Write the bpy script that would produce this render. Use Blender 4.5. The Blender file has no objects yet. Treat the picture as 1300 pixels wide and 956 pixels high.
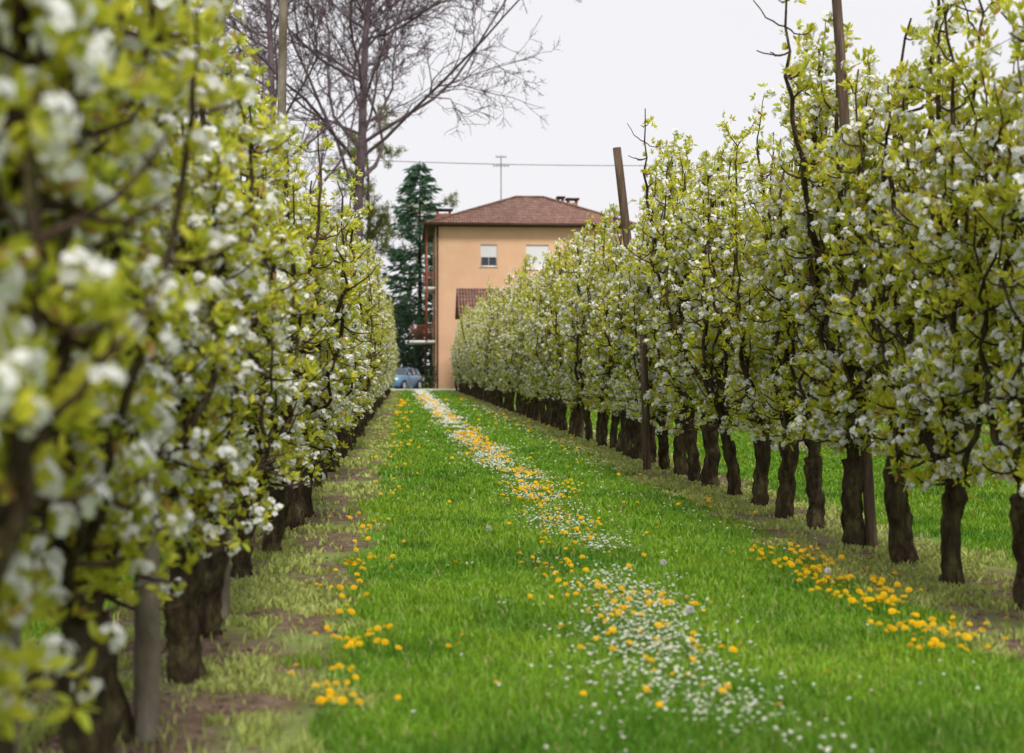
import bpy, math, numpy as np
from math import radians, pi
rng = np.random.default_rng(7)
scene = bpy.context.scene
scene.view_settings.view_transform = 'Standard'
scene.view_settings.look = 'None'
scene.view_settings.exposure = 0
F = 1805.0; CH = 1.25; HY = 471.0; VX = 515.0
def PX(px, d): return (px - VX) / F * d          # lateral metres for a photo column at depth d
def PZ(py, d): return CH + (HY - py) / F * d

# ------------------------------------------------------------ materials
def new_mat(name):
    m = bpy.data.materials.new(name); m.use_nodes = True
    nt = m.node_tree; nt.nodes.clear()
    out = nt.nodes.new('ShaderNodeOutputMaterial')
    return m, nt, out
def N(nt, t, **kw):
    n = nt.nodes.new(t)
    for k, v in kw.items():
        if k in n.inputs: n.inputs[k].default_value = v
        else: setattr(n, k, v)
    return n
def ramp(nt, stops):
    r = nt.nodes.new('ShaderNodeValToRGB'); e = r.color_ramp.elements
    while len(e) < len(stops): e.new(0.5)
    for i, (p, c) in enumerate(stops):
        e[i].position = p; e[i].color = (*c, 1)
    return r
def leaf_mat(name, trans=0.4, gloss=0.08):
    m, nt, out = new_mat(name); L = nt.links.new
    a = N(nt, 'ShaderNodeAttribute', attribute_name='Col')
    p = N(nt, 'ShaderNodeBsdfPrincipled', Roughness=0.5)
    p.inputs['Specular IOR Level'].default_value = gloss * 4
    t = N(nt, 'ShaderNodeBsdfTranslucent')
    mx = N(nt, 'ShaderNodeMixShader'); mx.inputs[0].default_value = trans
    L(a.outputs['Color'], p.inputs['Base Color']); L(a.outputs['Color'], t.inputs['Color'])
    L(p.outputs[0], mx.inputs[1]); L(t.outputs[0], mx.inputs[2]); L(mx.outputs[0], out.inputs[0])
    return m
def noisy_mat(name, stops, scale=5, detail=6, rough=0.85, bump=0.3, bscale=30, stretch=(1,1,1), spec=0.2, metallic=0, bdist=0.02):
    m, nt, out = new_mat(name); L = nt.links.new
    tc = N(nt, 'ShaderNodeTexCoord'); mp = N(nt, 'ShaderNodeMapping'); mp.inputs['Scale'].default_value = stretch
    n = N(nt, 'ShaderNodeTexNoise', Scale=scale, Detail=detail, Roughness=0.6)
    r = ramp(nt, stops); p = N(nt, 'ShaderNodeBsdfPrincipled', Roughness=rough, Metallic=metallic)
    p.inputs['Specular IOR Level'].default_value = spec
    L(tc.outputs['Object'], mp.inputs[0]); L(mp.outputs[0], n.inputs['Vector']); L(n.outputs[0], r.inputs[0]); L(r.outputs[0], p.inputs['Base Color'])
    if bump > 0:
        n2 = N(nt, 'ShaderNodeTexNoise', Scale=bscale, Detail=5); b = N(nt, 'ShaderNodeBump', Strength=bump, Distance=bdist)
        L(mp.outputs[0], n2.inputs['Vector']); L(n2.outputs[0], b.inputs['Height']); L(b.outputs[0], p.inputs['Normal'])
    L(p.outputs[0], out.inputs[0])
    return m
M_leaf = leaf_mat('young_leaf', 0.48)
M_grass = leaf_mat('grass_blade', 0.35)
M_petal = leaf_mat('petal', 0.35, 0.03)
M_bark = noisy_mat('pear_bark', [(0.3,(0.018,0.012,0.008)),(0.5,(0.065,0.046,0.028)),(0.62,(0.11,0.095,0.04)),(0.8,(0.20,0.16,0.10))], scale=16, bump=1.0, bscale=38, stretch=(1,1,0.35), bdist=0.05, spec=.1)
M_twig = noisy_mat('pear_twig', [(0.35,(0.03,0.017,0.012)),(0.65,(0.10,0.06,0.038))], scale=10, bump=0, stretch=(1,1,1))
M_bare = noisy_mat('bare_tree_bark', [(0.35,(0.07,0.045,0.058)),(0.65,(0.17,0.125,0.138))], scale=1.2, bump=0.4, bscale=8)
M_conc = noisy_mat('concrete_post', [(0.3,(0.10,0.08,0.055)),(0.55,(0.20,0.17,0.13)),(0.75,(0.32,0.29,0.24))], scale=9, bump=0.5, bscale=60, stretch=(1,1,0.4))
M_wood = noisy_mat('weathered_wood', [(0.3,(0.04,0.027,0.02)),(0.55,(0.12,0.08,0.055)),(0.75,(0.22,0.17,0.12))], scale=20, bump=0.7, bscale=40, stretch=(1,1,0.12))
M_tie = noisy_mat('green_tie', [(0.3,(0.0,0.10,0.06)),(0.7,(0.01,0.2,0.12))], bump=0)
M_wire = noisy_mat('steel_wire', [(0.3,(0.12,0.12,0.12)),(0.7,(0.2,0.2,0.2))], bump=0, rough=0.5)

# ------------------------------------------------------------ mesh builder
class MB:
    def __init__(s): s.V=[]; s.F=[]; s.M=[]; s.C=[]; s.n=0
    def add(s, V, Fc, m=0, c=(1,1,1)):
        V=np.asarray(V,float).reshape(-1,3); Fc=np.asarray(Fc,int)
        c=np.asarray(c,float)
        if c.ndim==1: c=np.tile(c,(len(V),1))
        s.V.append(V); s.F.append(Fc+s.n); s.M.append(np.full(len(Fc),m)); s.C.append(c); s.n+=len(V)
    def box(s, x0,x1,y0,y1,z0,z1,m=0,c=(1,1,1)):
        V=[(x,y,z) for z in (z0,z1) for y in (y0,y1) for x in (x0,x1)]
        s.add(V,[(0,2,3,1),(4,5,7,6),(0,1,5,4),(2,6,7,3),(0,4,6,2),(1,3,7,5)],m,c)
    def mesh(s, name, mats, smooth=False):
        me=bpy.data.meshes.new(name); V=np.concatenate(s.V)
        me.vertices.add(len(V)); me.vertices.foreach_set('co',V.astype(np.float32).ravel())
        loops=np.concatenate([f.ravel() for f in s.F]); tot=np.concatenate([np.full(len(f),f.shape[1]) for f in s.F])
        me.loops.add(len(loops)); me.loops.foreach_set('vertex_index',loops.astype(np.int32))
        st=np.concatenate([[0],np.cumsum(tot)[:-1]])
        me.polygons.add(len(tot)); me.polygons.foreach_set('loop_start',st.astype(np.int32)); me.polygons.foreach_set('loop_total',tot.astype(np.int32))
        me.polygons.foreach_set('material_index',np.concatenate(s.M).astype(np.int32))
        if smooth: me.polygons.foreach_set('use_smooth',np.ones(len(tot),bool))
        for m in mats: me.materials.append(m)
        C=np.concatenate(s.C); a=me.color_attributes.new('Col','FLOAT_COLOR','POINT')
        a.data.foreach_set('color',np.concatenate([C,np.ones((len(C),1))],1).astype(np.float32).ravel())
        me.update(calc_edges=True); me.validate()
        return me
    def obj(s, name, mats, parent=None, smooth=False):
        return link(name, s.mesh(name,mats,smooth), parent)
def link(name, data, parent=None):
    o=bpy.data.objects.new(name,data); scene.collection.objects.link(o)
    if parent: o.parent=parent
    return o
def unit(v): v=np.asarray(v,float); return v/(np.linalg.norm(v,axis=-1,keepdims=True)+1e-9)
def tube(mb, P, R, k=6, m=0, c=(1,1,1), rough=0, cap=True):
    P=np.asarray(P,float); R=np.asarray(R,float); n=len(P)
    T=unit(np.gradient(P,axis=0)); ref=np.array([1.0,0,0]) if abs(T[0,0])<0.8 else np.array([0,1.0,0])
    A=unit(np.cross(T,ref)); B=np.cross(T,A)
    an=np.arange(k)*2*pi/k
    rr=R[:,None]*(1+rough*rng.normal(size=(n,k)))
    V=P[:,None]+rr[...,None]*(np.cos(an)[None,:,None]*A[:,None]+np.sin(an)[None,:,None]*B[:,None])
    i=np.arange(n-1)[:,None]*k; j=np.arange(k)[None]; j2=(j+1)%k
    Fc=np.stack([i+j,i+j2,i+k+j2,i+k+j],-1).reshape(-1,4)
    mb.add(V,Fc,m,c)
    if cap:
        mb.F.append(np.array([np.arange(k)+mb.n-k])); mb.M.append(np.array([m]))
def frames(D, roll=None):
    D=unit(D); r=rng.normal(size=D.shape); A=unit(np.cross(D,r)); B=np.cross(D,A)
    return np.stack([A,B,D],-1)
def scatter(mb, tv, tf, Rm, T, S, m=0, c=None):
    n=len(T); tv=np.asarray(tv,float); tf=np.asarray(tf)
    S=np.asarray(S); S=S[:,None,None] if S.ndim==1 else S[:,None,:]
    V=np.einsum('nij,nkj->nki',Rm,tv[None]*S)+T[:,None]
    Fc=(tf[None]+(np.arange(n)*len(tv))[:,None,None]).reshape(-1,tf.shape[1])
    c=np.repeat(c,len(tv),0) if c is not None else (1,1,1)
    mb.add(V.reshape(-1,3),Fc,m,c)
G=rng.random((256,256))
def vn(x,y,s,o=0):
    x=np.asarray(x)*s+o*17.3; y=np.asarray(y)*s+o*9.7
    xi=np.floor(x).astype(int); yi=np.floor(y).astype(int); fx=x-xi; fy=y-yi; fx=fx*fx*(3-2*fx); fy=fy*fy*(3-2*fy)
    g=lambda a,b:G[a%256,b%256]
    return (g(xi,yi)*(1-fx)+g(xi+1,yi)*fx)*(1-fy)+(g(xi,yi+1)*(1-fx)+g(xi+1,yi+1)*fx)*fy

# ------------------------------------------------------------ pear trees
leafV=np.array([(0,0,0),(-.19,.03,.35),(.19,.03,.35),(0,-.05,.4),(-.13,.0,.75),(.13,.0,.75),(0,-.03,1.0)])
leafF=np.array([(0,3,1),(0,2,3),(1,3,4),(3,2,5),(4,3,6),(3,5,6)])
def flower_tmpl2():
    V=[(0,0,0)]; Fc=[]
    for i in range(5):
        a=i*2*pi/5; p=lambda r,da,z:(r*math.cos(a+da),r*math.sin(a+da),z)
        b=len(V); V+=[p(.75,-.60,.2),p(1.05,0,.22),p(.75,.60,.2)]
        Fc.append((0,b,b+1,b+2))
    return np.array(V),np.array(Fc)
flV,flF=flower_tmpl2()
def wig(p0, p1, n, amp, bow=None):
    t=np.linspace(0,1,n)[:,None]; P=p0*(1-t)+p1*t
    if bow is not None: P=P+bow*(4*t*(1-t))
    w=np.cumsum(rng.normal(size=(n,3))*amp,0); w-=w[0]; P+=w*np.array([.8,1,.4])
    return P
def pear_mesh(idx, H):
    mb=MB(); rosP=[]; rosD=[]; stems=[]
    lean=rng.normal(size=2)*0.09; ht=rng.uniform(.50,.70)
    top=np.array([lean[0]*.7,lean[1],ht])
    n=16; P=wig(np.array([0,0,-.16]),top,n,.009); t=np.linspace(0,1,n)
    r0=rng.uniform(.06,.085); R=r0*(1-.15*t)+.05*np.exp(-t*6)+.018*np.exp(-((t-1)/.18)**2)
    tube(mb,P,R,14,0,rough=.09); top=P[-1]
    n=22; P=wig(top-np.array([0,0,.06]),top+np.array([rng.normal()*.06,rng.normal()*.1,H-ht-rng.uniform(.1,.5)]),n,.018)
    R=np.linspace(.05,.008,n); tube(mb,P,R,8,0,rough=.12); stems.append((P,R,.25))
    for i in range(rng.integers(12,15)):
        z=rng.uniform(.0,.5)*(H-ht)*(0.9 if i>4 else .2); k=int(np.argmin(abs(stems[0][0][:,2]-ht-z))); s=stems[0][0][k]
        side=1 if i%2 else -1
        e=np.array([rng.normal()*.17, side*rng.uniform(.12,.68), min(H-rng.uniform(-.15,1.2),s[2]+rng.uniform(.8,2.7))])
        e[:2]+=s[:2]*.5
        bow=np.array([e[0]*.4, side*rng.uniform(.08,.26), -rng.uniform(.05,.28)])
        n=18; P=wig(s,e,n,.024,bow); r=rng.uniform(.018,.034); R=np.linspace(r,.006,n)
        tube(mb,P,R,7,0,rough=.13); stems.append((P,R,0))
    def lateral(s,hx,hy,dz,L,rk):
        d=np.array([hx,hy,dz])*L; n=6; Q=wig(s,s+d,n,.012,np.array([0,0,-.04*L*3]))
        tube(mb,Q,np.linspace(min(.011,rk*.7),.004,n),5,1,cap=False)
        for q in range(rng.integers(5,9)):
            tt=rng.uniform(.2,1)*(n-1); i0=min(int(tt),n-2); pt=Q[i0]+(Q[i0+1]-Q[i0])*(tt-i0)
            dr=unit(np.array([hx*.5,hy*.5,.5])+rng.normal(size=3)*.5)
            rosP.append(pt+dr*rng.uniform(.015,.09)); rosD.append(dr)
    for si,(P,R,_) in enumerate(stems):
        for j in range(int(np.linalg.norm(P[-1]-P[0])*9)):
            k=rng.integers(1,len(P)-1); s=P[k]; u=(s[2]-.55)/(H-.55)
            a=rng.uniform(0,2*pi); L=rng.uniform(.12,.46)*(1-.3*max(u,0))
            dz=rng.uniform(-.25,.75) if s[2]>.8 else rng.uniform(-.3,.4)
            lateral(s,math.cos(a)*.78,math.sin(a)*.85,dz,L,R[k])
        for j in range(int(np.linalg.norm(P[-1]-P[0])*11)):
            k=rng.integers(2,len(P)); dr=unit(rng.normal(size=3)+np.array([0,0,.4])); rosP.append(P[k]+dr*rng.uniform(.03,.09)); rosD.append(dr)
    for j in range(10):
        P,R,_=stems[rng.integers(1,len(stems))]; k=rng.integers(1,7); s=P[k]
        if s[2]>1.2: continue
        a=rng.uniform(0,2*pi); lateral(s,math.cos(a)*.7,math.sin(a),rng.uniform(-.5,-.05),rng.uniform(.2,.4),R[k])
    for j in range(18):
        P,R,_=stems[rng.integers(0,len(stems))]; s=P[-1-rng.integers(0,4)]
        if s[2]<H*.5: continue
        e=s+np.array([rng.normal()*.09,rng.normal()*.12,rng.uniform(.12,.48)]); Q=wig(s,e,7,.01)
        tube(mb,Q,np.linspace(.007,.003,7),5,1,cap=False)
        for q in range(11):
            rosP.append(Q[rng.integers(1,7)]+rng.normal(size=3)*.025); rosD.append(unit(rng.normal(size=3)+np.array([0,0,.7])))
    rosP=np.array(rosP); rosD=np.array(rosD)
    keep=(rosP[:,2]>.42)&(abs(rosP[:,0])<.48)&(vn(rosP[:,1]+idx*5,rosP[:,2],3.6,idx)>.2); rosP=rosP[keep]; rosD=rosD[keep]
    nl=6; LP=np.repeat(rosP,nl,0); LD=np.repeat(rosD,nl,0); LD=unit(LD*.55+rng.normal(size=LD.shape)*.6+np.array([0,0,.4]))
    LP=LP+LD*.006; nn=len(LP); sz=rng.uniform(.034,.070,nn)
    a=rng.random((nn,1)); clump=np.repeat(rng.random((len(rosP),1)),nl,0)
    a=.45*a+.55*clump
    c=np.array([.88,.82,.075])*a+np.array([.40,.49,.045])*(1-a); c*=rng.uniform(.75,1.1,(nn,1)); c=np.minimum(c,.93)
    br=rng.random(nn)<.06; c[br]=np.array([.46,.29,.09])
    scatter(mb,leafV,leafF,frames(LD),LP,sz,2,c)
    pr=np.clip(.10+.95*vn(rosP[:,1]*1.0+idx*3,rosP[:,2],2.8,idx+3),0,1)*np.clip(1.12-.07*rosP[:,2],.75,1)
    sel=rng.random(len(rosP))<pr*.58
    BP=rosP[sel]+rosD[sel]*.025; BD=rosD[sel]; nf=9
    FP=np.repeat(BP,nf,0); FD=unit(np.repeat(BD,nf,0)*.8+rng.normal(size=(len(BP)*nf,3))*.7+np.array([0,0,.15]))
    FP=FP+FD*rng.uniform(.024,.044,(len(FP),1))
    nn=len(FP); c=np.array([.92,.92,.92])*rng.uniform(.94,1,(nn,1))
    scatter(mb,flV,flF,frames(FD+rng.normal(size=FD.shape)*.2),FP,rng.uniform(.014,.0195,nn),3,c)
    dV=np.array([(1,0,0),(-.5,.87,0),(-.5,-.87,0)]); dF=np.array([(0,1,2)])
    scatter(mb,dV,dF,frames(FD),FP+FD*.0035,np.full(nn,.0033),2,np.tile([.40,.40,.12],(nn,1)))
    return mb.mesh('pear_tree_mesh_%d'%idx,[M_bark,M_twig,M_leaf,M_petal])
meshes=[pear_mesh(i,H) for i,H in enumerate([3.6,3.75,3.5,3.65,3.55,3.8,3.5,3.65,3.6])]
hR=lambda d: float(np.interp(d,[0,8,12,25,45,90],[1.06,1.04,1.01,1.06,1.12,1.15]))
hL=lambda d: float(np.interp(d,[0,3.5,6,10,16,25,43,90],[1.0,.96,.82,.80,.86,.92,1.06,1.12]))
last=[-1]
def plant(x,y,hs,parent=None,name='pear_tree',xs=1,sink=0):
    k=int(rng.integers(0,len(meshes)))
    if k==last[0]: k=(k+1)%len(meshes)
    last[0]=k
    o=link(name,meshes[k],parent)
    o.location=(x+rng.normal()*.04,y,-sink); s=rng.uniform(.95,1.05)
    o.rotation_euler=(rng.normal()*.025,rng.normal()*.02,(pi if rng.random()<.5 else 0)+rng.normal()*.18)
    o.scale=(s*xs,s,s*hs(y)*rng.uniform(.93,1.07))
    return o
XL=-.95; XR=3.25; SP=4.2
y=2.25
while y<86: plant(XL,y,hL,xs=.9,sink=.12 if y<4.6 else 0); y+=rng.uniform(.80,1.05)
y=6.25
while y<88: plant(XR,y,hR); y+=rng.uniform(.82,1.08)
back=link('background_orchard_rows',None)
for xr in (XR+SP,XR+2*SP,XL-SP,XL-2*SP):
    y=5.0
    while y<88: plant(xr,y,hL if xr<0 else hR,back,'orchard_row_tree'); y+=rng.uniform(1.1,1.4)

# ------------------------------------------------------------ posts
def post(name, x, y, h, r, mat, lean=(0,0), ties=()):
    mb=MB(); n=12; t=np.linspace(0,1,n)[:,None]
    P=np.array([0,0,-.05])+t*np.array([lean[0],lean[1],h+.05]); tube(mb,P,np.full(n,r)*np.linspace(1.05,.92,n),10,0,rough=.02)
    for z in ties:
        c=np.array([lean[0],lean[1],h])*(z/h)
        for q in range(3):
            an=np.linspace(0,2*pi,15); P=np.stack([c[0]+(r+.004)*np.cos(an),c[1]+(r+.004)*np.sin(an),c[2]+.014*q+.012*np.sin(an+q)],1)
            tube(mb,P,np.full(15,.006),5,1)
        tube(mb,[c+[r,0,0],c+[r+.03,-.02,-.05],c+[r+.025,-.03,-.13]],[.006,.005,.003],4,1)
    o=mb.obj(name,[mat,M_tie],smooth=True); o.location=(x,y,0); return o
post('orchard_post',PX(20,3.5),3.5,3.6,.030,M_conc,(.02,0),(2.0,))
post('orchard_post',PX(192,4.9),4.9,3.9,.042,M_conc,(.02,0),(2.48,1.2))
post('orchard_post',PX(286,7.2),7.2,3.9,.036,M_conc,(-.02,0),(2.7,))
post('orchard_post',PX(352,10.6),10.6,4.1,.034,M_conc,(.06,0),(2.9,))
post('orchard_post',PX(252,6.2),6.2,2.0,.035,M_wood,(-.25,0))
post('orchard_post',PX(425,19),19,3.0,.04,M_conc,(0,0))
post('orchard_post',PX(1114,9.9)+.03,9.9,4.4,.038,M_wood,(-.28,.06),(2.6,))
post('orchard_post',PX(824,17.6),17.6,1.7,.05,M_wood,(-.05,0))
post('orchard_post',PX(826,21.3)+.05,21.3,4.62,.07,M_wood,(-.54,0))
for yy in (26.5,35,47,60,74): post('orchard_post',XR+.05,yy,3.6,.045,M_conc); post('orchard_post',XL,yy-3,3.2,.045,M_conc)
mb=MB()
for xr in (XL,XR,XL-SP,XR+SP):
    for z in (.95,1.65,2.35,3.05):
        yy=np.linspace(2.2,88,60); tube(mb,np.stack([np.full(60,xr+.03),yy,z*(.86 if xr<0 else 1)+.01*np.sin(yy)],1),np.full(60,.0022),4)
mb.obj('trellis_wires',[M_wire])

# ------------------------------------------------------------ ground
m,nt,out=new_mat('orchard_ground'); L=nt.links.new
geo=N(nt,'ShaderNodeNewGeometry'); sep=N(nt,'ShaderNodeSeparateXYZ'); L(geo.outputs['Position'],sep.inputs[0])
nw=N(nt,'ShaderNodeTexNoise',Scale=2.3,Detail=5); L(geo.outputs['Position'],nw.inputs['Vector'])
def MA(op,a,b=None,c=None):
    n=nt.nodes.new('ShaderNodeMath'); n.operation=op
    for i,v in enumerate((a,b,c)):
        if v is None: continue
        if isinstance(v,(int,float)): n.inputs[i].default_value=v
        else: L(v,n.inputs[i])
    return n.outputs[0]
xs=MA('ADD',sep.outputs[0],-XL+SP/2+SP*100)
s=MA('ABSOLUTE',MA('SUBTRACT',MA('MODULO',xs,SP),SP/2))
s=MA('ADD',s,MA('MULTIPLY',MA('SUBTRACT',nw.outputs[0],.5),.55))
mr=N(nt,'ShaderNodeMapRange'); L(s,mr.inputs[0]); mr.inputs[1].default_value=.55; mr.inputs[2].default_value=.74
inorch=MA('MULTIPLY',MA('LESS_THAN',sep.outputs[1],89.5),MA('LESS_THAN',MA('ABSOLUTE',sep.outputs[0]),30))
n1=N(nt,'ShaderNodeTexNoise',Scale=9,Detail=8,Roughness=.7); L(geo.outputs['Position'],n1.inputs['Vector'])
soil=ramp(nt,[(.3,(.07,.043,.03)),(.5,(.15,.10,.07)),(.7,(.25,.19,.14))]); L(n1.outputs[0],soil.inputs[0])
gr=ramp(nt,[(.3,(.05,.12,.014)),(.5,(.09,.21,.016)),(.7,(.16,.28,.03))]); L(n1.outputs[0],gr.inputs[0])
wd=ramp(nt,[(.49,(0,0,0)),(.63,(1,1,1))]); nw2=N(nt,'ShaderNodeTexNoise',Scale=1.4,Detail=6); L(geo.outputs['Position'],nw2.inputs['Vector']); L(nw2.outputs[0],wd.inputs[0])
mixw=N(nt,'ShaderNodeMix',data_type='RGBA'); L(wd.outputs[0],mixw.inputs[0]); L(soil.outputs[0],mixw.inputs[6]); mixw.inputs[7].default_value=(.19,.24,.07,1)
fac=MA('MAXIMUM',mr.outputs[0],MA('SUBTRACT',1.0,inorch))
mixg=N(nt,'ShaderNodeMix',data_type='RGBA'); L(fac,mixg.inputs[0]); L(mixw.outputs[2],mixg.inputs[6]); L(gr.outputs[0],mixg.inputs[7])
p=N(nt,'ShaderNodeBsdfPrincipled',Roughness=.95); p.inputs['Specular IOR Level'].default_value=.1
L(mixg.outputs[2],p.inputs['Base Color'])
nb=N(nt,'ShaderNodeTexNoise',Scale=28,Detail=6); L(geo.outputs['Position'],nb.inputs['Vector'])
b=N(nt,'ShaderNodeBump',Strength=.8,Distance=.03); L(nb.outputs[0],b.inputs['Height']); L(b.outputs[0],p.inputs['Normal']); L(p.outputs[0],out.inputs[0])
M_ground=m
mb=MB(); mb.add([(-900,-60,0),(900,-60,0),(900,1600,0),(-900,1600,0)],[(0,1,2,3)]); mb.obj('ground',[M_ground])
M_road=noisy_mat('pale_gravel_asphalt',[(.35,(.20,.19,.18)),(.65,(.32,.31,.30))],scale=3,bump=.3)
mb=MB(); mb.add([(-60,90.5,.004),(60,90.5,.004),(60,99,.004),(-60,99,.004)],[(0,1,2,3)]); mb.obj('road',[M_road])
M_kerb=noisy_mat('kerb_stone',[(.3,(.4,.4,.38)),(.7,(.52,.51,.49))],scale=6,bump=.2)
mb=MB()
for i in range(60): mb.box(-60+2*i+.01,-58+2*i-.01,90.25,90.45,-.02,.12)
mb.obj('kerb',[M_kerb])

# ------------------------------------------------------------ grass
def sdist(x): return np.abs((x-XL+SP/2)%SP-SP/2)
def grass(Nb):
    d=np.exp(rng.uniform(np.log(3.0),np.log(90.2),Nb)); x=.075*d+(rng.uniform(-1,1,Nb))*(.42*d+1.8)
    s=sdist(x)+ (vn(x,d,2.5,1)-.5)*.5
    lawn=s>.64
    weedp=vn(x,d,1.6,4)*.5+vn(x,d,5,5)*.5
    thr=np.where(x<.5,.545,.46)
    keep=(lawn&((s>.85)|(rng.random(Nb)<.7)))|((weedp>thr)&(rng.random(Nb)<.8))|(rng.random(Nb)<.04)
    x=x[keep]; d=d[keep]; lawn=lawn[keep]; n=len(x)
    hn=vn(x,d,1.1,7)*.5+vn(x,d,4.5,8)*.5
    h=np.where(lawn,(.016+.066*hn**1.3),.015+.05*hn)*rng.uniform(.6,1.3,n)
    w=np.maximum(.0022,.0005*d)*np.where(lawn,1,1.9)*rng.uniform(.7,1.3,n)
    a=rng.uniform(0,2*pi,n); la=rng.uniform(0,2*pi,n); ll=h*rng.uniform(.15,.9,n)
    side=np.stack([np.cos(a),np.sin(a),np.zeros(n)],1)*w[:,None]; ld=np.stack([np.cos(la)*ll,np.sin(la)*ll,np.zeros(n)],1)
    b=np.stack([x,d,np.zeros(n)],1); z=np.array([0,0,1.])
    V=np.stack([b-side,b+side,b+ld*.35+z*h[:,None]*.6+side*.8,b+ld*.35+z*h[:,None]*.6-side*.8,b+ld+z*h[:,None]*.97],1)
    o=(np.arange(n)*5)[:,None]
    pn=(vn(x,d,.7,11)*.5+vn(x,d,3,12)*.5)[:,None]; r=rng.random((n,1))
    c=(np.array([.11,.275,.016])*(1-pn)+np.array([.29,.44,.03])*pn)*(.7+.55*r)
    dk=np.clip((vn(x,d,2.2,13)-.55)*4,0,1)[:,None]; c=c*(1-dk*np.array([.38,.28,.2]))
    cw=np.array([.42,.48,.13])*(.65+.6*r)
    c=np.where(lawn[:,None],c,cw)
    dry=(rng.random(n)<.045); c[dry]=np.array([.42,.40,.16])
    C=np.repeat(c,5,0)
    mb=MB(); mb.add(V.reshape(-1,3),np.concatenate([o+[0,1,2],o+[0,2,3]],0),0,C)
    mb.F.append(o+np.array([3,2,4])); mb.M.append(np.zeros(n,int))
    mb.obj('grass',[M_grass])
grass(760000)

# flowers
def lawnspots(n,x,sx,d0,d1,u=True):
    d=np.exp(rng.uniform(np.log(d0),np.log(d1),n)) if u else rng.uniform(d0,d1,n)
    return x(d)+rng.normal(size=n)*sx,d
strip=lambda d:np.interp(d,[4,8,12,18,30,60,90],[1.08,1.17,1.28,1.27,1.1,.95,.9])+.09*np.sin(d*.9)
def rays(n,r0,r1,z0,z1,w,ph=0):
    V=[];Fc=[]
    for i in range(n):
        a=ph+i*2*pi/n; V+=[(r0*math.cos(a-w*.5),r0*math.sin(a-w*.5),z0),(r1*math.cos(a-w),r1*math.sin(a-w),z1),(r1*math.cos(a+w),r1*math.sin(a+w),z1),(r0*math.cos(a+w*.5),r0*math.sin(a+w*.5),z0)]
        Fc.append([4*i,4*i+1,4*i+2,4*i+3])
    return np.array(V),np.array(Fc)
def merge(*ts):
    V=[];Fc=[];o=0
    for v,f in ts: V.append(v);Fc.append(f+o);o+=len(v)
    return np.concatenate(V),np.concatenate(Fc)
dV,dF=merge(rays(14,.1,1,.25,.12,.17),rays(12,.08,.78,.3,.42,.19,.2),rays(9,.02,.48,.3,.58,.28,.1))
def heads(x,d,h,mat,name,tv,tf,rad,col,stemcol=(.12,.25,.03),lod=.0014,extra=None):
    n=len(x); mb=MB(); P=np.stack([x,d,h],1)
    D=unit(np.stack([rng.normal(size=n)*.35,rng.normal(size=n)*.35-.25,np.ones(n)],1))
    S=np.maximum(rad*rng.uniform(.6,1.15,n),lod*d*rng.uniform(.6,1.1,n))
    Fr=frames(D); scatter(mb,tv,tf,Fr,P,S,0,np.array(col)*rng.uniform(.85,1.08,(n,1)))
    if extra: scatter(mb,extra[0],extra[1],Fr,P+D*S[:,None]*.22,S*.33,0,np.tile(extra[2],(n,1)))
    w=.0018; base=P.copy(); base[:,2]=0; base[:,:2]+=rng.normal(size=(n,2))*.01
    V=np.stack([base-[w,0,0],base+[w,0,0],P+[w,0,0],P-[w,0,0]],1); o=(np.arange(n)*4)[:,None]
    mb.add(V.reshape(-1,3),o+np.arange(4),0,np.tile(stemcol,(n*4,1)))
    return mb.obj(name,[mat])
def clump(xd,k,sp):
    x=np.repeat(xd[0],k)+rng.normal(size=len(xd[0])*k)*sp; d=np.repeat(xd[1],k)+rng.normal(size=len(xd[0])*k)*sp*1.6
    return x,d
X=[];Dd=[]
for a in (clump(lawnspots(60,strip,.18,5.0,80),4,.09),lawnspots(60,strip,.28,4.8,60),clump(lawnspots(60,strip,.12,10,28),4,.08),
          clump(lawnspots(16,lambda d:.98+0*d,.10,5.8,9,False),4,.07),
          clump(lawnspots(19,lambda d:-.26+0*d,.05,5.0,13),6,.07),
          lawnspots(10,lambda d:.05+0*d,.14,5,10),lawnspots(70,lambda d:-.1+0*d,.13,13,60),clump(lawnspots(46,lambda d:2.36+.03*(d-7),.12,5.8,9.3,False),5,.07),
          lawnspots(14,lambda d:2.6+0*d,.2,5.5,16),lawnspots(24,lambda d:1.3+0*d,1.0,8,60),lawnspots(60,lambda d:6+0*d,1.2,10,60),lawnspots(40,lambda d:2.5+0*d,.3,12,60)):
    X.append(a[0]);Dd.append(a[1])
X=np.concatenate(X);Dd=np.concatenate(Dd); n=len(X)
heads(X,Dd,rng.uniform(.045,.11,n),M_petal,'dandelion_flowers',dV,dF,.0178,(.90,.56,.008))
wV,wF=rays(9,.15,1,.1,.2,.24)
hexV=np.array([(math.cos(i*pi/3),math.sin(i*pi/3),.0) for i in range(6)]); hexF=np.array([(0,1,2,3),(0,3,4,5)])
a=lawnspots(8500,strip,.19,4.2,88); b_=lawnspots(3500,strip,.12,6,60); c_=lawnspots(300,lambda d:1.3+0*d,.8,5,60); e_=lawnspots(260,lambda d:2.5+0*d,.25,8,50)
X=np.concatenate([a[0],b_[0]]);Dd=np.concatenate([a[1],b_[1]])
k=vn(X,Dd*.6,4.5,20)*.6+vn(X,Dd*.5,1.6,21)*.4>rng.uniform(.33,.55,len(X)); X=np.concatenate([X[k],c_[0],e_[0]]);Dd=np.concatenate([Dd[k],c_[1],e_[1]]);n=len(X)
heads(X,Dd,rng.uniform(.03,.075,n),M_petal,'white_daisies',wV,wF,.0082,(.84,.85,.84),lod=.00075,extra=(hexV,hexF,(.75,.6,.05)))
mb=MB()
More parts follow.
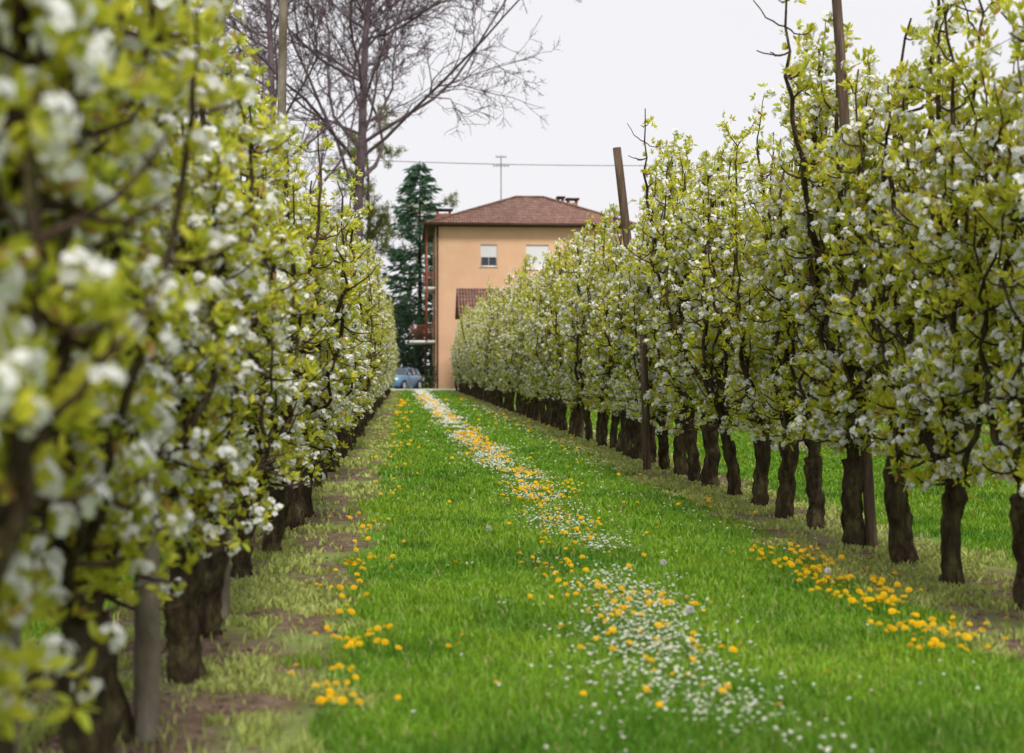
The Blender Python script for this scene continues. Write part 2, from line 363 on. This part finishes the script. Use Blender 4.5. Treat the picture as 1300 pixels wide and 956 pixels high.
for (px,py) in ((845,720),(880,788),(1060,735),(620,668)):
    d=F*CH/(py+28-HY); c=np.array([PX(px,d),d,.14]); tube(mb,[c*[1,1,0],c],[.002,.002],4,0,(.2,.3,.1))
    D=unit(rng.normal(size=(160,3))); scatter(mb,np.array([(0,0,0),(.12,0,1),(-.12,0,1)]),np.array([(0,1,2)]),frames(D),np.tile(c,(160,1)),np.full(160,.02),0,np.tile([.7,.7,.7],(160,1)))
mb.obj('dandelion_seed_heads',[M_petal])
mb=MB(); n=6000; d=np.exp(rng.uniform(np.log(4),np.log(35),n)); xr=np.where(rng.random(n)<.6,XL,XR); x=xr+rng.normal(size=n)*.33
oc=np.array([(1,0,0),(-1,0,0),(0,1,0),(0,-1,0),(0,0,.7),(0,0,-.5)]); of=np.array([(0,2,4),(2,1,4),(1,3,4),(3,0,4)])
S=rng.uniform(.004,.018,(n,3)); c=np.array([.16,.11,.08])*rng.uniform(.5,1.4,(n,1))
Rz=frames(np.tile([0,0,1.],(n,1))+rng.normal(size=(n,3))*.2); scatter(mb,oc,of,Rz,np.stack([x,d,np.full(n,.002)],1),S,0,c)
M_clod=leaf_mat('soil_clod',0.0,0.02); mb.obj('soil_clods',[M_clod])

# ------------------------------------------------------------ bare trees
def bare_tree(name, x, y, H, r0, first, spread, nl=(16,8,6,4), buds=None, seed=1, tw=.014, k1=.42, droop=0):
    global rng
    keep=rng; rng=np.random.default_rng(seed); mb=MB(); tips=[]
    def grow(p,dr,L,r,lev):
        n=(14,10,7,5,4)[lev]; P=[p]; d=dr.copy()
        for i in range(n-1):
            d=unit(d+rng.normal(size=3)*(.05,.15,.2,.22,.25)[lev]+np.array([0,0,(.0,.06,.04,.05,.05)[lev]])); P.append(P[-1]+d*L/(n-1))
        P=np.array(P); R=np.linspace(r,max(r*(.28 if lev<4 else .6),tw*.6),n); tube(mb,P,R,(9,6,4,3,3)[lev],0,cap=False)
        if lev>=3: tips.append(P[-1]); tips.append(P[-2])
        if lev<len(nl):
            m=nl[lev]
            for j in range(m):
                t=(first+(1-first)*(j+rng.random())/m) if lev==0 else rng.uniform(.2,1)
                f=t*(n-1); i0=min(int(f),n-2); q=P[i0]+(P[i0+1]-P[i0])*(f-i0); T=unit(P[i0+1]-P[i0])
                s=unit(np.cross(T,rng.normal(size=3)))
                ang=rng.uniform(.65,1.15) if lev==0 else rng.uniform(.4,.95)
                nd=unit(T*math.cos(ang)+s*math.sin(ang))
                if lev==0: LL=spread*(1.05-.6*t)*rng.uniform(.75,1.15)
                else: LL=L*k1*rng.uniform(.6,1.2)*(1.15-.5*t)
                grow(q,nd,LL,max(tw,np.interp(f,np.arange(n),R)*(.42 if lev==0 else .5)),lev+1)
    grow(np.array([0,0,-.2]),unit([.01,.0,1]),H,r0,0)
    mats=[M_bare]
    if buds:
        tips=np.array(tips); tips=np.repeat(tips,buds[1],0)+rng.normal(size=(len(tips)*buds[1],3))*.12
        n=len(tips); scatter(mb,leafV,leafF[:4],frames(rng.normal(size=(n,3))),tips,rng.uniform(.5,1.1,n)*buds[2],1,np.array(buds[0])*rng.uniform(.7,1.3,(n,1))); mats.append(M_leaf)
    rng=keep
    o=mb.obj(name,mats,smooth=False); o.location=(x,y,0); return o
bare_tree('bare_tree',PX(436,92),92,34,.43,.36,21,(34,12,8,4),((.20,.09,.12),1,.15),seed=21,tw=.022)
bare_tree('bare_tree',PX(350,86),86,31,.36,.3,13,(22,9,7,4),((.20,.09,.12),1,.15),seed=9,tw=.019)
bare_tree('bare_tree',PX(462,112),112,20,.28,.2,7,(16,8,6,4),((.30,.33,.08),3,.22),seed=12,tw=.02)
bare_tree('bare_tree',PX(498,130),130,17,.24,.15,7,(16,8,6,4),((.24,.26,.10),2,.2),seed=13,tw=.02)
bare_tree('bare_tree',PX(410,120),120,20,.3,.2,8,(14,8,6,3),((.24,.22,.12),1,.16),seed=15)
bare_tree('bare_tree',PX(300,110),110,22,.3,.2,9,(14,8,6,3),((.24,.22,.12),1,.16),seed=16)

def conifer(name,x,y,H,W,seed):
    r=np.random.default_rng(seed); mb=MB(); tube(mb,np.array([(0,0,0),(0,0,H*.5),(0,0,H)]),[.28,.16,.03],8,0)
    P=[];D=[]
    z=H*.10
    while z<H*.985:
        u=1-z/H; L0=W*(u**.7)
        for j in range(int(4+5*u)):
            a=r.uniform(0,2*pi); L=L0*r.uniform(.45,1.2); n=6; t=np.linspace(0,1,n)
            Q=np.stack([np.cos(a)*L*t,np.sin(a)*L*t,z-.25*L*t+.30*L*t**3],1); tube(mb,Q,np.linspace(.05,.015,n),3,0,cap=False)
            m=int(10+26*L/W); tt=r.uniform(.2,1,m)
            pp=np.stack([np.interp(tt,t,Q[:,i]) for i in range(3)],1); 
            sd=r.choice([-1,1],m)[:,None]*np.array([-math.sin(a),math.cos(a),0])*r.uniform(.1,.5,(m,1))
            P.append(pp+r.normal(size=(m,3))*.08); D.append(sd+np.array([math.cos(a)*.5,math.sin(a)*.5,-.2])+r.normal(size=(m,3))*.15)
        z+=r.uniform(.3,.6)*(.6+u*.6)
    P=np.concatenate(P);D=np.concatenate(D);n=len(P)
    c=np.array([.085,.17,.10])*r.uniform(.5,1.6,(n,1)); scatter(mb,leafV*[.7,1,1],leafF,frames(D),P,r.uniform(.4,.9,n),1,c)
    o=mb.obj(name,[M_bark,M_leaf]); o.location=(x,y,0)
conifer('fir_tree',PX(533,122),122,PZ(205,122),6.2,3)

def leafmass(name,boxes,n,size,col,seed,trunk=False):
    r=np.random.default_rng(seed); mb=MB()
    for (cx,cy,cz,sx,sy,sz) in boxes:
        m=n; u=unit(r.normal(size=(m,3)))*r.uniform(.55,1.0,(m,1))**.5; b=1+.25*np.sin(u[:,:1]*7+cx)+.2*np.sin(u[:,2:]*9+cx*2)
        P=u*b*[sx,sy,sz]+[cx,cy,cz]; P=P[P[:,2]>.02]; m=len(P)
        scatter(mb,leafV*[1.2,1,1],leafF,frames(u[:m]+r.normal(size=(m,3))*.6),P,r.uniform(.6,1.2,m)*size,0,np.array(col)*r.uniform(.4,1.6,(m,1)))
        tube(mb,[(cx,cy,0),(cx,cy,cz)],[.15,.08],6,1)
    return mb.obj(name,[M_leaf,M_bark])
leafmass('evergreen_hedge',[(x,114+rng.normal(),2.2+rng.random(),1.6,1.2,2.8+rng.random()*1.6) for x in np.arange(-16,2.4,1.5)],1500,.3,(.05,.09,.055),4)
leafmass('cypress_shrub',[(PX(547,98.6),98.6,.95,.38,.38,.95)],900,.12,(.03,.06,.03),5)
leafmass('distant_tree_line',[(x,rng.uniform(190,230),2.5,5,4,4.5+rng.random()*3) for x in np.arange(-110,130,6.)],900,.9,(.07,.10,.05),6)

# ------------------------------------------------------------ house
M_wall=noisy_mat('peach_render',[(.3,(.67,.415,.255)),(.7,(.74,.475,.30))],scale=.8,bump=.1,bscale=40)
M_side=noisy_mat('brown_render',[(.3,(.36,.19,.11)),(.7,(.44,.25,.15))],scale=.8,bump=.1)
M_trim=noisy_mat('white_trim',[(.3,(.62,.60,.57)),(.7,(.74,.72,.70))],scale=4,bump=0)
M_dark=noisy_mat('dark_brown_metal',[(.3,(.05,.028,.02)),(.7,(.09,.05,.035))],scale=4,bump=0,rough=.5)
M_rail=noisy_mat('rust_red_railing',[(.3,(.25,.07,.04)),(.7,(.32,.10,.06))],scale=4,bump=0,rough=.5)
m,nt,out=new_mat('roller_shutter'); L=nt.links.new; g=N(nt,'ShaderNodeNewGeometry'); sp=N(nt,'ShaderNodeSeparateXYZ'); L(g.outputs['Position'],sp.inputs[0])
mm=nt.nodes.new('ShaderNodeMath'); mm.operation='MODULO'; mm.inputs[1].default_value=.06; L(sp.outputs[2],mm.inputs[0])
r=ramp(nt,[(0,(.38,.38,.38)),(.02,(.72,.72,.73)),(.06,(.74,.74,.75))]); L(mm.outputs[0],r.inputs[0]); p=N(nt,'ShaderNodeBsdfPrincipled',Roughness=.5); L(r.outputs[0],p.inputs['Base Color']); L(p.outputs[0],out.inputs[0]); M_shut=m
m,nt,out=new_mat('window_glass'); p=N(nt,'ShaderNodeBsdfPrincipled',Roughness=.08); p.inputs['Base Color'].default_value=(.03,.04,.05,1); nt.links.new(p.outputs[0],out.inputs[0]); M_glass=m
def roof_mat(name,cols,axis_scale):
    m,nt,out=new_mat(name); L=nt.links.new; tc=N(nt,'ShaderNodeTexCoord')
    w=N(nt,'ShaderNodeTexWave',Scale=axis_scale); w.bands_direction='X'; w.inputs['Distortion'].default_value=.3
    w2=N(nt,'ShaderNodeTexWave',Scale=axis_scale*.75); w2.bands_direction='Z'; w2.wave_profile='SAW'
    n=N(nt,'ShaderNodeTexNoise',Scale=2.5,Detail=8,Roughness=.75); r=ramp(nt,cols)
    for q in (w,w2,n): L(tc.outputs['Object'],q.inputs['Vector'])
    L(n.outputs[0],r.inputs[0])
    mul=N(nt,'ShaderNodeMix',data_type='RGBA',blend_type='MULTIPLY'); mul.inputs[0].default_value=.6
    ad=nt.nodes.new('ShaderNodeMath'); ad.operation='MULTIPLY_ADD'; L(w.outputs[1],ad.inputs[0]); ad.inputs[1].default_value=.6; L(w2.outputs[1],ad.inputs[2])
    L(r.outputs[0],mul.inputs[6]); L(ad.outputs[0],mul.inputs[7])
    p=N(nt,'ShaderNodeBsdfPrincipled',Roughness=.85); L(mul.outputs[2],p.inputs['Base Color'])
    b=N(nt,'ShaderNodeBump',Strength=1,Distance=.08); L(ad.outputs[0],b.inputs['Height']); L(b.outputs[0],p.inputs['Normal']); L(p.outputs[0],out.inputs[0])
    return m
M_roof=roof_mat('terracotta_tiles',[(.3,(.11,.05,.036)),(.5,(.22,.105,.074)),(.7,(.38,.25,.19))],1.6)
HD=100.; hx0=PX(553,HD); hx1=PX(795,HD); hz=PZ(288,HD); hy1=HD+11.5
house=link('apartment_house',None)
def wall(mb,x0,x1,z0,z1,ops,y,m=0,depth=.22):
    xs=sorted({x0,x1,*[o[0] for o in ops],*[o[1] for o in ops]}); zs=sorted({z0,z1,*[o[2] for o in ops],*[o[3] for o in ops]})
    for i in range(len(xs)-1):
        for j in range(len(zs)-1):
            cx=(xs[i]+xs[i+1])/2; cz=(zs[j]+zs[j+1])/2
            if any(o[0]<cx<o[1] and o[2]<cz<o[3] for o in ops): continue
            mb.add([(xs[i],y,zs[j]),(xs[i+1],y,zs[j]),(xs[i+1],y,zs[j+1]),(xs[i],y,zs[j+1])],[(0,1,2,3)],m)
    for a,b,c,d in ops:
        mb.add([(a,y,c),(a,y+depth,c),(a,y+depth,d),(a,y,d)],[(0,1,2,3)],m); mb.add([(b,y,c),(b,y+depth,c),(b,y+depth,d),(b,y,d)],[(3,2,1,0)],m)
        mb.add([(a,y,c),(b,y,c),(b,y+depth,c),(a,y+depth,c)],[(0,1,2,3)],m); mb.add([(a,y,d),(b,y,d),(b,y+depth,d),(a,y+depth,d)],[(3,2,1,0)],m)
def pxop(a,b,c,d): return (PX(a,HD),PX(b,HD),PZ(d,HD),PZ(c,HD))
tops=[pxop(610,631,310,338),pxop(668,697,310,341),pxop(738,760,310,338)]
ops=[];
for q in range(3):
    for o in tops: ops.append((o[0],o[1],o[2]-3.35*q,o[3]-3.35*q))
mb=MB(); wall(mb,hx0,hx1,0,hz,ops,HD)
mb.add([(hx0,HD,0),(hx0,hy1,0),(hx0,hy1,hz),(hx0,HD,hz)],[(3,2,1,0)],1); mb.add([(hx1,HD,0),(hx1,hy1,0),(hx1,hy1,hz),(hx1,HD,hz)],[(0,1,2,3)],0)
mb.add([(hx0,hy1,0),(hx1,hy1,0),(hx1,hy1,hz),(hx0,hy1,hz)],[(0,1,2,3)],0)
mb.obj('walls',[M_wall,M_side],house)
mb=MB()
for i,(a,b,c,d) in enumerate(ops):
    closed=(i%3==1)
    y=HD+.16; mid=c+(d-c)*(.0 if closed else (.42 if i%3==0 else .7))
    for bx in ((a,a+.07,c,d),(b-.07,b,c,d),(a+.07,b-.07,d-.07,d),(a+.07,b-.07,c,c+.07)): mb.box(bx[0],bx[1],y-.03,y+.03,bx[2],bx[3],0)
    if not closed:
        mb.box((a+b)/2-.03,(a+b)/2+.03,y-.03,y+.03,c+.07,d-.07,0)
        mb.add([(a,y+.02,c),(b,y+.02,c),(b,y+.02,d),(a,y+.02,d)],[(0,1,2,3)],1)
    mb.add([(a,y-.06,mid),(b,y-.06,mid),(b,y-.06,d),(a,y-.06,d)],[(0,1,2,3)],2)
    mb.box(a-.08,b+.08,HD-.06,HD+.15,c-.07,c-.003,0)
mb.obj('windows',[M_trim,M_glass,M_shut],house)
ov=.72; a,b,c,d=hx0-ov,hx1+ov,HD-ov,hy1+ov; rz=PZ(250,105.8); ry=(c+d)/2; r0=PX(655,105.8); r1=PX(690,105.8); ez=hz+.18
mb=MB(); V=[(a,c,ez),(b,c,ez),(b,d,ez),(a,d,ez),(r0,ry,rz),(r1,ry,rz)]
mb.add(V,[(0,1,5,4),(2,3,4,5)]); mb.add(V,[(1,2,5),(3,0,4)]); mb.obj('roof',[M_roof],house)
mb=MB(); mb.box(a,b,c,d,hz+.0,hz+.16,0)
mb.box(a-.1,b+.1,c-.12,c-.01,hz+.03,hz+.24,1); mb.box(a-.12,a-.01,c-.005,d,hz+.03,hz+.24,1)
tube(mb,[(hx0+.12,HD-.09,0),(hx0+.12,HD-.09,hz)],[.07,.07],8,1)
for (p,q) in (((a,c,ez),(r0,ry,rz)),((b,c,ez),(r1,ry,rz)),((r0,ry,rz),(r1,ry,rz))): tube(mb,[p,q],[.13,.13],6,2)
mb.obj('eaves_and_gutters',[M_dark,M_dark,M_roof],house)
M_brick=noisy_mat('chimney_brick',[(.3,(.25,.10,.07)),(.7,(.36,.17,.12))],scale=6,bump=.3)
mb=MB()
for (px,dd,zb,zt,w) in ((563,104,hz,PZ(266,104),.55),(727,106,hz+1,PZ(251,106),.38),(712,108,hz+1,PZ(249,108),.2)):
    x=PX(px,dd); mb.box(x-w,x+w,dd-.4,dd+.4,zb,zt-.35,0); 
    for q in (-1,1): mb.box(x+q*w*.8-.08,x+q*w*.8+.08,dd-.35,dd+.35,zt-.35,zt-.12,0)
    mb.box(x-w-.12,x+w+.12,dd-.52,dd+.52,zt-.12,zt,1)
mb.obj('chimneys',[M_brick,M_dark],house)
mb=MB()
for zz,w in ((PZ(432,HD),1.85),(PZ(364,HD),.85)):
    mb.box(hx0-w,hx0-.003,HD+.3,HD+5.5,zz-.2,zz,0)
    x=hx0-w+.05
    for k in range(26): yy=HD+.35+k*.2; mb.box(x-.015,x+.015,yy-.015,yy+.015,zz,zz+1.0,1)
    for k in range(int(w/.14)): xx=x+k*.14; mb.box(xx-.015,xx+.015,HD+.30,HD+.33,zz,zz+1.0,1)
    mb.box(x-.03,hx0-.01,HD+.28,HD+.345,zz+1.002,zz+1.06,1); mb.box(x-.03,x+.03,HD+.36,HD+5.5,zz+1.002,zz+1.06,1)
xp=hx0-.62
mb.box(xp-.06,xp+.06,HD+.12,HD+.24,PZ(432,HD),hz,1); mb.box(xp-.06,xp+.06,HD+5.55,HD+5.67,0,hz,1)
for zz in (PZ(432,HD),PZ(364,HD)): 
    mb.box(hx0-.04,hx0-.005,HD+1.5,HD+2.7,zz+.02,zz+2.2,2)
mb.obj('balconies',[M_trim,M_rail,M_dark],house)
mb=MB(); x=PX(636,104); zb=PZ(256,104); zt=PZ(197,104); tube(mb,[(x,104,zb-.5),(x,104,zt)],[.045,.04],6)
for z,w,nn in ((zt-.1,.35,1),(zt-.75,.55,1)):
    tube(mb,[(x-w,104,z),(x+w,104,z)],[.03,.03],4)
    for k in range(5): xx=x-w+k*w/2; tube(mb,[(xx,103.8,z-.12),(xx,104.2,z+.12)],[.02,.02],4)
mb.obj('tv_antenna',[M_wire],house)
an=link('tiled_outbuilding',None); ad=92.; ax0=PX(587,ad); ax1=ax0+6; ae=PZ(397,ad)
mb=MB(); wall(mb,ax0,ax1,0,ae,[(ax0+1,ax0+1.9,1.2,2.3)],ad); mb.add([(ax0,ad,0),(ax0,ad+5,0),(ax0,ad+5,ae),(ax0,ad,ae)],[(0,1,2,3)]); mb.add([(ax1,ad,0),(ax1,ad+5,0),(ax1,ad+5,ae),(ax1,ad,ae)],[(0,1,2,3)])
zr=PZ(366,ad+2.5); 
for xx in (ax0,ax1): mb.add([(xx,ad,ae),(xx,ad+5,ae),(xx,ad+2.5,zr-.1)],[(0,1,2)])
mb.box(ax0+1.05,ax0+1.85,ad+.15,ad+.18,1.25,2.25,1)
mb.obj('walls',[M_wall,M_glass],an)
mb=MB(); V=[(ax0-.3,ad-.4,ae-.12),(ax1+.3,ad-.4,ae-.12),(ax1+.3,ad+2.5,zr),(ax0-.3,ad+2.5,zr),(ax1+.3,ad+5.4,ae-.12),(ax0-.3,ad+5.4,ae-.12)]; V+= [(p[0],p[1],p[2]-.12) for p in V]
mb.add(V,[(0,1,2,3),(3,2,4,5),(6,7,1,0),(9,6,0,3),(11,9,3,5),(7,8,2,1),(6,9,8,7),(9,11,10,8)]); mb.obj('roof',[M_roof],an)

for i,xx in enumerate((-24.,33.)):
    mb=MB(); tube(mb,[(0,0,0),(0,0,16.9)],[.17,.11],10); mb.box(-.7,.7,-.06,.06,16.3,16.45); 
    for q in (-.6,0.2,.6): tube(mb,[(q,0,16.45),(q,0,16.65)],[.05,.04],8)
    o=mb.obj('utility_pole',[M_wood]); o.location=(xx,97,0)
mb=MB(); t=np.linspace(0,1,40)
tube(mb,np.stack([-24+57*t,np.full(40,97.),16.7-.8*t-.9*4*t*(1-t)],1),np.full(40,.022),4); mb.obj('overhead_wire',[M_dark])

# ------------------------------------------------------------ cars
def paint(name,col):
    m,nt,out=new_mat(name); p=N(nt,'ShaderNodeBsdfPrincipled',Roughness=.28,Metallic=.3); n=N(nt,'ShaderNodeTexNoise',Scale=3)
    r=ramp(nt,[(.3,tuple(c*.92 for c in col)),(.7,col)]); nt.links.new(n.outputs[0],r.inputs[0]); nt.links.new(r.outputs[0],p.inputs['Base Color'])
    p.inputs['Coat Weight'].default_value=.6; nt.links.new(p.outputs[0],out.inputs[0]); return m
M_tyre=noisy_mat('tyre_rubber',[(.3,(.015,.015,.015)),(.7,(.03,.03,.03))],bump=0)
M_hub=noisy_mat('wheel_alloy',[(.3,(.4,.4,.4)),(.7,(.5,.5,.5))],bump=0,rough=.4)
M_lamp=noisy_mat('headlamp',[(.3,(.7,.7,.7)),(.7,(.8,.8,.8))],bump=0,rough=.15)
M_red=noisy_mat('tail_lamp',[(.3,(.4,.02,.02)),(.7,(.5,.03,.02))],bump=0,rough=.2)
def car(name,x,y,rot,col):
    mb=MB()
    st=[(-2.0,.42,.62,.66),(-1.94,.27,.78,.76),(-1.6,.22,.90,.83),(-.95,.20,.97,.85),(0,.19,.96,.86),(1.0,.20,.98,.85),(1.6,.24,.99,.83),(1.92,.30,.93,.76),(1.98,.42,.75,.68)]
    V=[]
    for (xx,zb,zt,w) in st:
        zm=zb+(zt-zb)*.55
        V+=[(xx,-w*.9,zb),(xx,-w,zm),(xx,-w*.93,zt),(xx,-w*.6,zt+.04),(xx,w*.6,zt+.04),(xx,w*.93,zt),(xx,w,zm),(xx,w*.9,zb)]
    Fc=[]
    for i in range(len(st)-1):
        for j in range(8): Fc.append((i*8+j,i*8+(j+1)%8,i*8+8+(j+1)%8,i*8+8+j))
    mb.add(V,Fc,0); mb.add(V[:8],[list(range(8))],0); mb.add(V[-8:],[list(range(8))],0)
    gx=[-.95,-.25,.55,1.35,1.78]; zt=[1.0,1.40,1.46,1.40,1.02]; ww=[.76,.60,.61,.58,.72]
    V=[]
    for a_,z_,w_ in zip(gx,zt,ww): V+=[(a_,-.79,.97),(a_,-w_,z_-.03),(a_,-w_*.8,z_+.01),(a_,w_*.8,z_+.01),(a_,w_,z_-.03),(a_,.79,.97)]
    for i in range(4):
        for j in range(5):
            glass=(j in(0,4)) or i in(0,3)
            mb.add([V[i*6+j],V[i*6+j+1],V[i*6+6+j+1],V[i*6+6+j]],[(0,1,2,3)],1 if glass else 0)
    for i in (1,2,3):
        for sgn in (0,1):
            p=V[i*6+(5 if sgn else 0)]; q=V[i*6+(4 if sgn else 1)]; tube(mb,[p,q],[.035,.03],5,0)
    for i in (0,3):
        for k in ((1,),(4,)): p=V[i*6+k[0]]; q=V[i*6+6+k[0]]; tube(mb,[p,q],[.03,.03],5,0)
    for wx in (-1.25,1.25):
        for sy in (-1,1):
            an=np.arange(20)*2*pi/20
            for (r,o,mt) in ((.31,.86,2),(.20,.875,3)):
                A=np.stack([wx+r*np.cos(an),np.full(20,sy*o),.31+r*np.sin(an)],1); B=A.copy(); B[:,1]=sy*.62
                mb.add(np.concatenate([A,B]),[(i,(i+1)%20,20+(i+1)%20,20+i) for i in range(20)],mt); mb.add(A,[list(range(20))],mt)
            A=np.stack([wx+.37*np.cos(an[:11]),np.full(11,sy*.868),.31+.37*np.sin(an[:11])],1); tube(mb,A,np.full(11,.02),4,2)
    for sy in (-1,1):
        mb.box(-1.97,-1.80,sy*.58-.13,sy*.58+.13,.66,.80,4); mb.box(1.86,1.985,sy*.62-.09,sy*.62+.09,.72,.92,5); mb.box(-.62,-.48,sy*.93-.07,sy*.93+.07,.98,1.1,0)
    mb.box(-2.01,-1.9,-.35,.35,.38,.55,2); mb.box(-2.02,-2.0,-.26,.26,.57,.66,4)
    mb.box(1.97,2.01,-.26,.26,.55,.66,4)
    o=mb.obj(name,[paint(name+'_paint',col),M_glass,M_tyre,M_hub,M_lamp,M_red],smooth=False); o.location=(x,y,.004); o.rotation_euler=(0,0,rot)
car('parked_car',PX(508,93.5),93.5,radians(66),(.16,.32,.50))
car('parked_car',PX(536,98)-1.9,98,radians(172),(.05,.12,.26))

# ------------------------------------------------------------ world, sun, camera
w=bpy.data.worlds.new('World'); scene.world=w; w.use_nodes=True; nt=w.node_tree; bg=nt.nodes['Background']
sky=nt.nodes.new('ShaderNodeTexSky'); sky.sky_type='NISHITA'; sky.sun_disc=False; EL=50; AZ=172
sky.sun_elevation=radians(EL); sky.sun_rotation=radians(AZ); sky.dust_density=4; sky.air_density=1
mx=nt.nodes.new('ShaderNodeMix'); mx.data_type='RGBA'; mx.inputs[0].default_value=.9; mx.inputs[7].default_value=(9.8,9.65,9.95,1)
nt.links.new(sky.outputs[0],mx.inputs[6]); nt.links.new(mx.outputs[2],bg.inputs[0]); bg.inputs[1].default_value=.1
sl=bpy.data.lights.new('sun','SUN'); sl.energy=3.3; sl.angle=radians(14); sl.color=(1,.965,.91); so=link('sun',sl)
from mathutils import Vector
az=radians(AZ); dirv=Vector((math.sin(az)*math.cos(radians(EL)),math.cos(az)*math.cos(radians(EL)),math.sin(radians(EL))))
so.rotation_euler=dirv.to_track_quat('Z','Y').to_euler(); so.location=(10,-10,30)
cam=bpy.data.cameras.new('camera'); co=link('camera',cam); scene.camera=co
cam.lens=F/1300*36; cam.sensor_width=36; cam.clip_start=.1; cam.clip_end=3000
co.location=(0,0,CH); co.rotation_euler=(radians(90)-math.atan((478-HY)/F),0,-math.atan((650-VX)/F))
cam.dof.use_dof=True; cam.dof.focus_distance=15; cam.dof.aperture_fstop=2.2
